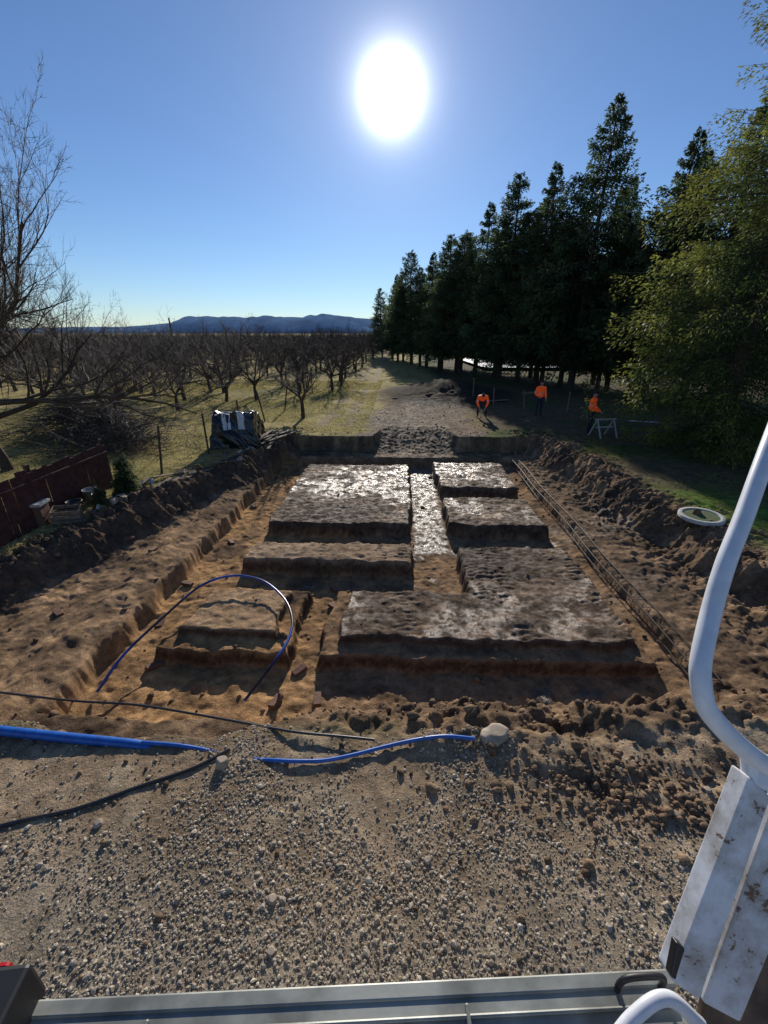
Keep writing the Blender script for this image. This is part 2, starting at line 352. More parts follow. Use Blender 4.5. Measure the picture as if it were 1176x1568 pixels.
# ------------------------------------------------------------ tubes
def tubes(polys, sides=5):
    V=[];F=[];o=0
    ang=np.arange(sides)*2*np.pi/sides; ca,sa=np.cos(ang),np.sin(ang); j=np.arange(sides); j2=(j+1)%sides
    for p,r in polys:
        p=np.asarray(p,float); r=np.asarray(r,float); k=len(p)
        t=np.gradient(p,axis=0); t/=np.linalg.norm(t,axis=1)[:,None]+1e-9
        m=np.abs(t.mean(0)); ref=np.zeros(3); ref[np.argmin(m)]=1
        u=np.cross(t,ref); u/=np.linalg.norm(u,axis=1)[:,None]+1e-9; w=np.cross(t,u)
        V.append((p[:,None]+r[:,None,None]*(u[:,None]*ca[None,:,None]+w[:,None]*sa[None,:,None])).reshape(-1,3))
        b=o+np.arange(k-1)[:,None]*sides
        F.append(np.stack([b+j,b+j2,b+sides+j2,b+sides+j],-1).reshape(-1,4)); o+=k*sides
    return np.concatenate(V),np.concatenate(F)
def smoothpath(pts, n=60):
    pts=np.asarray(pts,float); t=np.linspace(0,len(pts)-1,n); out=[]
    P=np.vstack([2*pts[0]-pts[1],pts,2*pts[-1]-pts[-2]])
    for s in t:
        i=min(int(s),len(pts)-2); f=s-i; a,b,c,d=P[i],P[i+1],P[i+2],P[i+3]
        out.append(.5*((2*b)+(-a+c)*f+(2*a-5*b+4*c-d)*f*f+(-a+3*b-3*c+d)*f**3))
    return np.array(out)
def tube(name, pts, r, mat, parent=None, n=60, sides=12, raw=False):
    p=smoothpath(pts,n) if not raw else np.asarray(pts,float)
    v,f=tubes([(p,np.full(len(p),r))],sides)
    return obj(name, mkmesh(name,v,f,True,None,None,[mat]), parent)
def onground(pts, r, lift=0):
    out=[]
    for p in pts:
        x,y=W(p[0],p[1]); l=p[2] if len(p)>2 else lift
        out.append((x,y,max(H(x,y),-.03)+r+l))
    return out
def zpath(pts): return [(*W(a,b),c) for a,b,c in pts]
tube('water_pipe', zpath([(-4.25,4.75,-.90),(-4.05,5.25,-.62),(-3.75,6.1,-.48),(-3.45,6.85,-.40),(-2.95,7.15,-.37),(-2.35,7.02,-.40),(-1.85,6.55,-.46),(-1.58,6.0,-.48),(-1.52,5.5,-.50),(-1.65,5.0,-.56),(-2.0,4.55,-.86)]), .022, M_dblue, n=120)
tube('blue_conduit', zpath([(-6.2,3.75,.0),(-4.7,3.38,.03),(-4.1,3.3,.04),(-3.3,3.22,.03),(-2.64,3.17,.0),(-2.4,3.16,-.06)]), .05, M_blue)
tube('blue_conduit', onground([(-2.55,3.17,.01),(-2.2,3.15,-.0),(-1.95,3.13,-.025),(-1.6,3.07,-.05),(-1.35,3.02,-.04),(-1.1,2.98,-.0),(-.9,2.96,.01),(-.6,2.97,.01),(-.3,3.03,.01),(0,3.11,.01),(.35,3.17,.0),(.65,3.19,.01),(.95,3.17,-.0)],.02), .02, M_blue, n=120)
tube('power_cable', zpath([(-6.0,4.35,-.35),(-4.0,3.95,-.2),(-3.0,3.85,-.18),(-2.0,3.62,-.12),(-1.3,3.4,-.02),(-.9,3.28,.04),(-.4,3.22,.05),(-.1,3.2,.03)]), .014, M_cable)
tube('rubber_hose', onground([(-4.2,2.1),(-3.3,2.38),(-2.8,2.5),(-2.3,2.72),(-1.9,2.9),(-1.6,3.1)],.012), .016, M_cable)
e=empty('reinforcing_cage'); path=[(4.36+.03*math.sin(k*.9),yy) for k,yy in enumerate(np.linspace(4.7,16.2,18))]
zb=[H(a,b)+.10 for a,b in path]; zb=np.convolve(np.pad(zb,2,'edge'),np.ones(5)/5,'valid')
for nme,dx,dz in (('bar_1',0,0),('bar_2',.24,.01),('bar_3',0,.18),('bar_4',.24,.18)):
    tube(nme,[(a+dx,b,c+dz) for (a,b),c in zip(path,zb)],.013,M_rust,e,80,6)
pl=[]
for yy in np.arange(4.8,16.1,.25):
    a=np.interp(yy,[p[1] for p in path],[p[0] for p in path]); c=np.interp(yy,[p[1] for p in path],zb)
    pl.append(([(a,yy,c),(a+.24,yy,c),(a+.24,yy,c+.18),(a,yy,c+.18),(a,yy,c)],[.006]*5))
v,f=tubes(pl,4); obj('stirrups',mkmesh('stirrups',v,f,True,None,None,[M_rust]),e)

# ------------------------------------------------------------ box builder
def boxes(name, L, mats, parent=None, bevel=.004, loc=(0,0,0), rot=(0,0,0)):
    bm=bmesh.new()
    for b in L:
        c,s,r=b[0],b[1],(b[2] if len(b)>2 else (0,0,0)); mi=b[3] if len(b)>3 else 0
        M=Matrix.Translation(c)@Euler(r).to_matrix().to_4x4()@Matrix.Diagonal((*s,1))
        g=bmesh.ops.create_cube(bm,size=1,matrix=M)
        for f in {f for v in g['verts'] for f in v.link_faces}: f.material_index=mi
    m=bpy.data.meshes.new(name); bm.to_mesh(m); bm.free()
    for t in mats: m.materials.append(t)
    o=obj(name,m,parent,loc,rot)
    if bevel:
        md=o.modifiers.new('b','BEVEL'); md.width=bevel; md.segments=2; md.limit_method='ANGLE'
    return o
for (x,y) in [(-1.25,6.9),(-1.55,5.2),(-1.75,4.55),(-3.9,5.2),(-4.4,6.3),(-1.15,4.6),(-4.5,7.6),(-1.3,7.5),(-4.3,9.6),(-5.6,8.4),(-6.4,8.8),(-4.5,12),(-6.0,6.0)]:
    boxes('brick',[((0,0,0),(.24,.11,.065))],[M_brick],None,.006,(x,y,H(x,y)+.03),(rng.normal(0,.1),rng.normal(0,.1),rng.uniform(0,3)))

# ------------------------------------------------------------ red-brown fence
L=[]; yy=6.2
while yy<11.1:
    h=1.25+rng.normal(0,.035); L.append(((rng.normal(0,.008),yy,h/2),(.022,.136,h),(rng.normal(0,.012),0,0))); yy+=.145
L+=[((-.035,8.6,.35),(.04,4.9,.07)),((-.035,8.6,1.0),(.04,4.9,.07)),((.03,8.6,1.02),(.03,4.9,.06))]
for k in (6.2,8.6,11.05): L.append(((-.09,k,.68),(.08,.08,1.4)))
boxes('board_fence',L,[M_fence],None,.003,(-8.05,0,-.03),(0,0,0))
e=empty('wire_fence'); pv=[(-7.3,12.2),(-6.85,14.6),(-6.75,17.6),(-6.6,20.6),(-6.5,24),(-6.4,27.5),(-6.3,31)]; tops=[]
for k,(x,y) in enumerate(pv):
    lx,ly=rng.normal(0,.12),rng.normal(0,.08); h=1.5
    b=np.array([x,y,H(x,y)-.05]); tp=b+np.array([lx,ly,h]); tops.append((b,tp))
    tube('post_%d'%(k+1),[b,(b+tp)/2,tp],.035,M_bark,e,4,8)
for hh in (.35,.65,.95):
    tube('wire_%d'%int(hh*100),[b+(t_-b)*hh for b,t_ in tops],.005,M_rust,e,40,4)
def lathe(prof, n=24):
    a=np.arange(n)*2*np.pi/n; V=[(r*math.cos(t),r*math.sin(t),z) for r,z in prof for t in a]; F=[]
    for i in range(len(prof)-1):
        for j in range(n): F.append((i*n+j,i*n+(j+1)%n,(i+1)*n+(j+1)%n,(i+1)*n+j))
    return V,F
def bucket(x,y,s,mat,rot=(0,0,0)):
    e=empty('bucket',(x,y,H(x,y))); e.rotation_euler=rot; e.scale=(s,)*3
    v,f=lathe([(.001,.01),(.115,.0),(.15,.29),(.162,.29),(.162,.31),(.145,.31),(.11,.02),(.001,.02)])
    obj('shell',mkmesh('shell',v,f,True,None,None,[mat]),e)
    a=np.linspace(0,np.pi,16); tube('handle',[(.158*math.cos(t),.06+.02*math.sin(t),.27-.12*math.sin(t)+.0) for t in a],.004,M_rust,e,30,5)
mb=simple('black_plastic',(.03,.03,.035),.45); mg=simple('dirty_white_plastic',(.45,.44,.4),.5,var=.4)
for xc,yc,s,mt,r in [(-7.35,9.35,1.1,mb,(0,0,0)),(-7.0,9.75,1.0,mb,(.1,.0,1)),(-7.45,10.1,1.1,mg,(0,0,2)),(-6.75,10.1,.9,mb,(1.4,0,.5))]:
    x,y=W(xc,yc); bucket(x,y,s,mt,r)
x,y=W(-7.75,8.75); boxes('brick_pillar',[((0,0,.25),(.34,.34,.5)),((0,0,.53),(.42,.42,.06),(0,0,0),1)],[M_brick,M_conc],None,.008,(x,y,H(x,y)-.02),(0,0,.2))
x,y=W(-7.25,8.9); boxes('wooden_crate',[((0,-.2,z),(.55,.02,.08)) for z in (.06,.17,.28)]+[((0,.2,z),(.55,.02,.08)) for z in (.06,.17,.28)]+[((-.265,0,z),(.02,.38,.08)) for z in (.06,.17,.28)]+[((.265,0,z),(.02,.38,.08)) for z in (.06,.17,.28)]+[((0,0,.01),(.5,.38,.02))],[M_wood],None,.002,(x,y,H(x,y)+.02),(.05,.08,.5))

# ------------------------------------------------------------ trees
def bare(seed, trunk_h, r0, limbs, L1, levels, fan, droop=.0, lean=(0,0,0), bias=(0,0,0), wid=1.0, el=(.25,1.0)):
    r=np.random.default_rng(seed); out=[]; bias=np.array(bias,float)
    def grow(p,d,length,rad,lev):
        k=6 if lev<3 else 3; pts=[p]; rr=[rad]; seg=length/k; dirs=[d]
        for s in range(k):
            d=d+r.normal(0,.17 if lev else .07,3)+np.array([0,0,(.10 if lev>1 else .02)])-np.array([0,0,droop*(lev==1)])
            if lev==1: d=d+bias*.06
            d/=np.linalg.norm(d); p=p+d*seg; pts.append(p); dirs.append(d)
            rr.append(rad*(1-.75*(s+1)/k) if lev else rad*(1-.35*(s+1)/k))
        out.append((pts,rr))
        if lev>=levels: return
        nch=limbs if lev==0 else fan[lev-1]
        for c in range(nch):
            f=r.uniform(.7,1) if lev==0 else r.uniform(.15,1)
            i=min(int(f*k),k-1); g=f*k-i; pp=pts[i]*(1-g)+pts[i+1]*g; dd=dirs[i+1]
            if lev==0:
                a=2*np.pi*(c+r.uniform(-.3,.3))/nch; ee=r.uniform(*el)
                nd=np.array([math.cos(a)*math.cos(ee),math.sin(a)*math.cos(ee),math.sin(ee)])+bias*.3; ln=L1*r.uniform(.8,1.15); nr=r0*.5
            else:
                nd=dd*r.uniform(.6,1.1)+r.normal(0,.55,3)*wid+np.array([0,0,.15]); ln=length*r.uniform(.38,.62)*(1.15-.5*f); nr=max(rr[i]*.55,.0035)
            grow(pp,nd/np.linalg.norm(nd),ln,nr,lev+1)
    grow(np.zeros(3),np.array([lean[0],lean[1],1.0])/np.linalg.norm([lean[0],lean[1],1]),trunk_h,r0,0)
    big=[o for o in out if o[1][0]>.03]; sm=[o for o in out if o[1][0]<=.03]
    v1,f1=tubes(big,8); v2,f2=tubes(sm,3)
    return mkmesh('bare_tree',np.vstack([v1,v2]),np.vstack([f1,f2+len(v1)]),True,None,None,[M_bark,M_twig],[0]*len(f1)+[1]*len(f2))
m=bare(8,2.2,.19,13,5.9,5,[13,8,5,4],.012,lean=(.05,0,0),bias=(.35,-.0,.08),el=(.10,1.3))
x,y=W(-11.9,12.9); obj('bare_cherry_tree',m,None,(x,y,0),(0,0,0),(.92,.85,1.02))
m2=bare(11,1.6,.14,7,4.4,4,[11,9,6],0,bias=(.2,0,.1),el=(.2,1.3))
x,y=W(-14.5,15.5); obj('bare_cherry_tree',m2,None,(x,y,0),(0,0,.6),1.25)
variants=[bare(20+k,.95,.10,6,1.9,4,[8,7,4],.0,wid=.9) for k in range(4)]
for k,(xc,yc,s) in enumerate([(-4.1,21.7,1.12),(-8.2,28.0,1.2),(-9.9,27.3,1.15),(-15.5,29.5,1.2),(-6.0,31.5,1.15),(-18.5,27,1.2),(-13.5,21.5,1.1),(-11.5,24,1.05)]):
    x,y=W(xc,yc); obj('fruit_tree',variants[k%4],None,(x,y,H(x,y)-.03),(0,0,k*1.7),s)
e=empty('orchard')
for ri,x0 in enumerate(np.arange(-5.2,-95,-3.8)):
    for y0 in np.arange(32+ (ri%2)*1.5,150,3.5):
        if rng.random()<.08 or x0<-1.05*y0: continue
        x=x0+rng.normal(0,.4); y=y0+rng.normal(0,.5)
        obj('fruit_tree_%d'%ri,variants[rng.integers(4)],e,(x,y,0),(0,0,rng.random()*6.28),rng.uniform(1.15,1.5)*(1 if rng.random()<.93 or y<50 else 1.35))
for x0 in np.arange(-14,-34,-4.2):
    for y0 in np.arange(22,34,4.5):
        obj('fruit_tree_n',variants[rng.integers(4)],e,(x0+rng.normal(0,.4),y0+rng.normal(0,.4),0),(0,0,rng.random()*6.28),rng.uniform(1.1,1.35))

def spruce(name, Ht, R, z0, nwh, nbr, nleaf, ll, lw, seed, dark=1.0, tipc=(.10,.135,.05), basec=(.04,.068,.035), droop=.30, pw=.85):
    r=np.random.default_rng(seed); polys=[]
    k=10; zz=np.linspace(0,Ht,k); polys.append((np.stack([.04*np.sin(zz*.6),.04*np.cos(zz*.5),zz],1),.016*Ht*(1-zz/Ht)**.8+.01))
    V=[];C=[]; tipc=np.array([tipc]);basec=np.array([basec])
    zs=z0+(Ht*.99-z0)*np.linspace(0,1,nwh)**.93
    ph=r.random(6)*6.28
    for zi,z in enumerate(zs):
        rel=(z-z0)/(Ht-z0); env=R*(1-rel)**pw*(.5+.5*min(1,rel*6+.2))+.06
        wl=r.uniform(.80,1.10)
        for b in range(max(4,int(nbr*(1-.45*rel)))):
            if r.random()<.08: continue
            a=r.random()*6.283
            lob=1+.13*math.sin(a*2+ph[0]+z*.9)+.10*math.sin(a*3+ph[1]-z*1.3)
            Lb=env*wl*lob*r.uniform(.62,1.15); up=lerp(-.06,.65,rel**1.6)+r.normal(0,.08)
            dx=np.array([math.cos(a),math.sin(a)]); zb=z+r.normal(0,.12)
            def P(s): return np.stack([dx[0]*s*Lb,dx[1]*s*Lb,zb+Lb*(up*s-droop*s*s*1.4+droop*1.1*s**3)],-1)
            s=np.linspace(0,1,5); polys.append((P(s),.018*(Lb/R+.3)*(1-.85*s)))
            n=int(nleaf*(.20+Lb/R)); s=r.beta(1.5,1.0,n)*.97+.03
            p=P(s); side=r.uniform(-1,1,n); wd=.32*Lb*(1.04-s)**.7*(np.minimum(1,s*4))+.04
            perp=np.array([-dx[1],dx[0]])
            p[:,0]+=perp[0]*side*wd+dx[0]*np.abs(side)*wd*.5; p[:,1]+=perp[1]*side*wd+dx[1]*np.abs(side)*wd*.5
            hang=r.random(n)**1.6*(.13*Lb+.08); p[:,2]-=hang+np.abs(side)*wd*.30
            d=np.stack([dx[0]*.9+perp[0]*side*.9,dx[1]*.9+perp[1]*side*.9,.25*rel-.1-1.2*hang/(hang.max()+.01)],1)+r.normal(0,.3,(n,3))
            d/=np.linalg.norm(d,axis=1)[:,None]
            w=np.cross(d,r.normal(0,1,(n,3))); w/=np.linalg.norm(w,axis=1)[:,None]
            l=ll*r.uniform(.5,1.4,(n,1))*(1-.4*rel); ww=lw*r.uniform(.7,1.3,(n,1))*(1-.3*rel)
            V.append(np.stack([p,p+d*l*.45+w*ww,p+d*l,p+d*l*.45-w*ww],1).reshape(-1,3))
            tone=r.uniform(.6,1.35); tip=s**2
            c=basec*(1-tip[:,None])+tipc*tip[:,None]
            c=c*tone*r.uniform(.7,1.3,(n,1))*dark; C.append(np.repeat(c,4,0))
    tv,tf=tubes(polys,6 if nwh<50 else 5); V=np.concatenate(V);C=np.concatenate(C)
    nf=len(V)//4; F=np.arange(nf*4).reshape(-1,4)+len(tv)
    print(name,nf)
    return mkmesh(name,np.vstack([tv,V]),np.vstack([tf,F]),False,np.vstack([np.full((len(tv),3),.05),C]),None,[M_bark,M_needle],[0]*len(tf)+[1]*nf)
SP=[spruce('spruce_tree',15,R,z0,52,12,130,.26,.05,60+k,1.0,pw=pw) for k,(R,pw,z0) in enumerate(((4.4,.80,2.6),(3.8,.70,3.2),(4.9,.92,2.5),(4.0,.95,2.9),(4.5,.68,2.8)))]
rows=[(-.3,82,.74),(1.4,74,.82),(2.9,68,.80),(3.8,62,.90),(5.3,56,.84),(6.6,52,.90),(7.6,47,.84),(9.3,45.5,.98),(10.3,40,1.02),(11.6,38.5,.84),(12.4,36,.98),(13.5,32,1.10),(12.3,34.5,.78),(16.1,28.5,.94),(15.0,31,.72),(17.2,30,.8),(18.5,27,1.0),(19.5,33,.95),(21,28,1.0),(17.5,37,.95),(4.7,59,.76),(8.6,50,.72),(6.1,50,.66),(10.9,44,.82),(14.4,36,.84),(16.5,32.5,.7),(2.0,66,.66),(11.9,47,.92),(14.2,43,.98),(9.0,55,.95)]
for k,(xc,yc,s) in enumerate(rows):
    x,y=W(xc,yc); obj('spruce_tree',SP[(k*3+k//4)%5],None,(x,y,H(x,y)-.05),(rng.normal(0,.025),rng.normal(0,.025),k*2.1),(s*rng.uniform(.9,1.3),s*rng.uniform(.9,1.3),s))
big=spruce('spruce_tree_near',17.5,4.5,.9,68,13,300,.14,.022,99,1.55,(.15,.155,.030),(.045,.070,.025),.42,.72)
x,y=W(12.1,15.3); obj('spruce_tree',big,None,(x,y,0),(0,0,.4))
th=spruce('thuja',.95,.3,.05,26,9,40,.07,.018,5,1.2)
x,y=W(-6.85,10.7); obj('thuja_shrub',th,None,(x,y,H(x,y)-.02))
x,y=W(-6.9,9.6); obj('thuja_shrub',th,None,(x,y,H(x,y)-.02),(0,0,2),.6)

polys=[]
for k in range(1500):
    a=rng.random()*6.28; rr=abs(rng.normal(0,1)); cx,cy=rr*1.4*math.cos(a),rr*1.0*math.sin(a)
    hh=1.15*math.exp(-(rr/1.2)**2); p=np.array([cx,cy,rng.uniform(0,hh+.1)]); d=rng.normal(0,1,3)*np.array([1,1,.35]); d/=np.linalg.norm(d); l=rng.uniform(.3,1.1)
    q3=p+d*l*.5+rng.normal(0,.04,3); polys.append(([p,q3,p+d*l+rng.normal(0,.06,3)],[.009,.007,.003]))
v,f=tubes(polys,3); bm_=mkmesh('brush_heap',v,f,False,None,None,[M_twig])
for xc,yc,s in [(-11.0,17.0,1.15),(-13.5,18.5,1.3),(-9.6,15.5,.8)]:
    x,y=W(xc,yc); obj('brush_heap',bm_,None,(x,y,0),(0,0,xc),s)

def grass(name,n,xr,yr,h,cfun,dens=None):
    px=rng.uniform(*xr,n);py=rng.uniform(*yr,n); k=dens(px,py); px,py=px[k],py[k]; n=len(px)
    z=height(px,py); a=rng.random(n)*6.28; hh=h*rng.uniform(.4,1.3,n); w=.003+.0005*py; dx,dy=np.cos(a)*w,np.sin(a)*w
    lx,ly=rng.normal(0,.5,n)*hh,rng.normal(0,.5,n)*hh
    v=np.stack([np.stack([px-dx,py-dy,z-.01],1),np.stack([px+dx,py+dy,z-.01],1),np.stack([px+lx,py+ly,z+hh],1)],1).reshape(-1,3)
    c=np.repeat(cfun(px,py),3,0)
    obj(name,mkmesh(name,v,np.arange(3*n).reshape(-1,3),False,c,None,[M_grass]))
def dl(px,py):
    q=fields(px,py); return ((q['dl']<-.25)|(py>18.3))&(fbm(px,py,1.5,2,3)>-.25)&(px<-1.6)
def cs(px,py):
    t=rng.random((len(px),1))**1.4; return (1-t)*np.array([[.50,.41,.18]])+t*np.array([[.24,.25,.065]])
grass('grass',120000,(-22,-1.6),(7,40),.08,cs,dl)
def dr(px,py):
    q=fields(px,py); return (q['dr']<-.35)&(fbm(px,py,1.0,5,3)>-.05)
def cg(px,py):
    t=rng.random((len(px),1)); return (1-t)*np.array([[.13,.19,.04]])+t*np.array([[.24,.22,.09]])
grass('grass',45000,(5.8,16),(4.5,20),.06,cg,dr)

# ------------------------------------------------------------ tarp covered stack, boards
e=empty('tarpaulin_covered_stack',(*W(-5.7,16.6),0),.15)
bm=bmesh.new(); bmesh.ops.create_cube(bm,size=1); bmesh.ops.subdivide_edges(bm,edges=bm.edges[:],cuts=40,use_grid_fill=True)
co=np.array([v.co[:] for v in bm.verts])
nn=fbm(co[:,0]*1.3+co[:,2]*.9+5,co[:,1]*1.5-co[:,2]*.6,.42,2,4); rdg=1-np.abs(fbm(co[:,0]*1.2+co[:,2]*.5,co[:,1]*1.2+co[:,2]*.4,.3,5,3))*2
for v,c_,k,rg in zip(bm.verts,co,nn,rdg):
    px_,py_,pz_=c_; fl=1+.14*(.5-pz_); tp=1-.22*max(0,pz_+.1)
    v.co=Vector((px_*1.5*fl*tp*(1+.12*k+.05*rg),py_*1.85*fl*tp*(1+.12*k+.05*rg),(pz_+.5)*1.10*(1-.22*py_)+(.16*k+.07*rg)*(pz_+.5)))
m=bpy.data.meshes.new('tarp'); bm.to_mesh(m); bm.free(); m.materials.append(M_tarp); m.materials.append(M_foil)
for pl in m.polygons:
    pl.use_smooth=True
    c_=pl.center
    if c_.z>.7 and float(fbm(np.array([c_.x*2.6+c_.y*.8]),np.array([c_.y*.7]),.5,6,3)[0])>.04: pl.material_index=1
obj('tarp',m,e)
boxes('pallet',[((0,0,.03),(1.6,2.0,.06)),((0,.8,.1),(1.6,.1,.08)),((0,-.98,.1),(1.62,.1,.1))],[M_wood],e)
boxes('weight_board',[((.1,-.3,1.19),(.12,1.2,.04),(-.2,0,.4)),((-.3,.1,1.23),(.1,1.3,.04),(-.2,0,-.3))],[M_wood],e)
L=[]
for k in range(12): L.append(((rng.normal(0,.25),rng.normal(0,.3),.05+.05*(k//3)),(.12,rng.uniform(1.4,2.6),.035),(rng.normal(0,.03),0,rng.normal(0,.25))))
boxes('timber_pile',L,[M_wood],None,.003,(*W(-4.75,16.9),.02),(0,0,-.3))
for k in range(26):
    yc=rng.uniform(8.5,16); x=np.interp(yc,[8.5,16],[-7.5,-5.4])+rng.normal(0,.28); y=yc
    if k%3: boxes('rubble_block',[((0,0,0),(.2*rng.uniform(.6,1.3),.2,.12*rng.uniform(.6,1.3)))],[[M_conc,M_wood,M_brick,M_rock][k%4]],None,.015,(x,y,H(x,y)+.05),(rng.normal(0,.25),rng.normal(0,.25),rng.uniform(0,3)))
    else: boxes('plank',[((0,0,0),(.14,rng.uniform(.7,1.5),.03))],[M_wood],None,.004,(x,y,H(x,y)+.06),(rng.normal(0,.12),rng.normal(0,.2),rng.uniform(-.8,.4)))
x,y=W(-6.1,10.5); boxes('blue_marker_stake',[((0,0,.0),(.03,.03,.45)),((0.02,0,.16),(.10,.012,.14),(0,.2,0),1)],[M_wood,simple('pale_blue_plastic',(.25,.45,.7),.5)],None,.002,(x,y,H(x,y)+.15),(.05,.1,.2))

# ------------------------------------------------------------ ring cover
e=empty('manhole_ring',(*W(7.25,8.9),0)); z=H(*W(7.25,8.9)); e.location.z=z+.02; e.rotation_euler=(.03,-.02,0)
a=np.linspace(0,2*np.pi,65)
v=[];f=[]
prof=[(.36,-.05),(.36,.015),(.37,.022),(.445,.02),(.455,.01),(.455,-.05)]
for k in range(64):
    for r_,z_ in prof: v.append((r_*math.cos(a[k]),r_*math.sin(a[k]),z_))
for k in range(64):
    for j in range(5): f.append((k*6+j,((k+1)%64)*6+j,((k+1)%64)*6+j+1,k*6+j+1))
obj('rim',mkmesh('rim',v,f,True,None,None,[M_conc]),e)
v=[(.36*math.cos(t),.36*math.sin(t),.004) for t in a[:-1]]+[(0,0,.01)]
obj('lid',mkmesh('lid',v,[(k,(k+1)%64,64) for k in range(64)],False,None,None,[simple('grass_in_ring',(.10,.14,.05),.9,var=.5,scale=30)]),e)

# ------------------------------------------------------------ road behind the trees, hills, poles
def strip(name,pts,w,mat,z=.03):
    V=[];F=[]
    p=np.array(pts,float); d=np.gradient(p,axis=0); d/=np.linalg.norm(d,axis=1)[:,None]
    for k in range(len(p)):
        nrm=np.array([-d[k,1],d[k,0]])
        for s in (-w/2,w/2): V.append((*(p[k]+nrm*s),max(H(*(p[k]+nrm*s)),-.1)+z))
    F=[(2*k,2*k+1,2*k+3,2*k+2) for k in range(len(p)-1)]
    obj(name,mkmesh(name,V,F,False,None,None,[mat]))
strip('road',[(xx,62+.05*xx) for xx in np.linspace(9,140,90)],22,M_road,.35)
def ridge(name,y,x0,x1,h,seed,mat):
    xs_=np.linspace(x0,x1,160); V=[];F=[]
    for k,x in enumerate(xs_):
        t=(x-x0)/(x1-x0); env=math.sin(math.pi*t)**.6
        hh=h*env*(.75+.6*float(fbm(np.array([x]),np.array([0.]),(x1-x0)/6,seed,4)[0]))
        V+=[(x,y-250,-3),(x,y,hh),(x,y+300,-3)]
    for k in range(159):
        for j in (0,1): F.append((3*k+j,3*k+3+j,3*k+4+j,3*k+1+j))
    obj(name,mkmesh(name,V,F,True,None,None,[mat]))
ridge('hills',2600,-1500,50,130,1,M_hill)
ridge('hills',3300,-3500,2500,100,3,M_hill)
x,y=W(-36,78); tube('utility_pole',[(x,y,0),(x,y,3),(x,y,6.3)],.13,M_bark,n=4,sides=8)
e=empty('batter_boards')
for k,(xc,yc) in enumerate([(6.3,25),(7.9,24.5),(9.3,26),(10.0,23.5),(5.6,27.5)]):
    x,y=W(xc,yc); boxes('stake_%d'%k,[((0,0,.5),(.06,.06,1.1),(0,rng.normal(0,.05),0))],[M_wood],e,.003,(x,y,H(x,y)))
x,y=W(8.6,25); boxes('board_1',[((0,0,.85),(1.6,.025,.12))],[M_wood],e,.003,(x,y,H(x,y)),(0,0,.3))
x,y=W(6.6,26.5); boxes('board_2',[((0,0,.05),(2.4,.2,.04))],[M_wood],e,.003,(x,y,H(x,y)),(0,0,.4))
x,y=W(12.5,20.5); boxes('plank',[((0,0,.06),(1.3,.2,.04))],[M_conc],None,.003,(x,y,H(x,y)),(0,0,-.3))
x,y=W(9.15,17.6)
boxes('sawhorse',[((0,0,.74),(.95,.09,.06)),((-.38,.2,.36),(.05,.04,.80),(.5,0,0)),((-.38,-.2,.36),(.05,.04,.80),(-.5,0,0)),((.38,.2,.36),(.05,.04,.80),(.5,0,0)),((.38,-.2,.36),(.05,.04,.80),(-.5,0,0)),((.0,-.0,.42),(.8,.03,.06))],[M_conc],None,.003,(x,y,H(x,y)-.02),(0,0,.25))

# ------------------------------------------------------------ people
def skinned(name,V,E,Rr,sub=2,root=0):
    m=bpy.data.meshes.new(name); m.from_pydata([tuple(v) for v in V],E,[])
    o=bpy.data.objects.new(name,m); S.collection.objects.link(o)
    md=o.modifiers.new('s','SKIN'); md.use_smooth_shade=True
    sv=m.skin_vertices[0].data
    for i,r in enumerate(Rr): sv[i].radius=r if hasattr(r,'__len__') else (r,r); sv[i].use_root=(i==root)
    o.modifiers.new('u','SUBSURF').levels=sub
    dg=bpy.context.evaluated_depsgraph_get(); dg.update()
    mm=bpy.data.meshes.new_from_object(o.evaluated_get(dg)); bpy.data.objects.remove(o); return mm
def hand(w,fwd,parent,side):
    fwd=np.array(fwd,float); fwd/=np.linalg.norm(fwd); ref=np.array([0,0,1.]) if abs(fwd[2])<.8 else np.array([0,-1.,0])
    sx=np.cross(fwd,ref); sx/=np.linalg.norm(sx); up=np.cross(sx,fwd); w=np.array(w)
    V=[w,w+fwd*.045,w+fwd*.085];E=[(0,1),(1,2)];R=[(.024,.018),(.036,.016),(.038,.014)]
    for k,(off,l) in enumerate([(-.03,.065),(-.01,.078),(.011,.072),(.031,.056)]):
        b=w+fwd*.085+sx*off; i=len(V); V+=[b,b+fwd*l*.5-up*.012,b+fwd*l-up*.035]; R+=[.010,.009,.007]; E+=[(2,i),(i,i+1),(i+1,i+2)]
    b=w+fwd*.035-sx*.03*side; i=len(V); V+=[b,b+fwd*.03-sx*.03*side-up*.01,b+fwd*.062-sx*.036*side-up*.02]; R+=[.012,.010,.008]; E+=[(1,i),(i,i+1),(i+1,i+2)]
    m=skinned('hand',V,E,R,1); m.materials.clear(); m.materials.append(M_skin); obj('hand',m,parent)
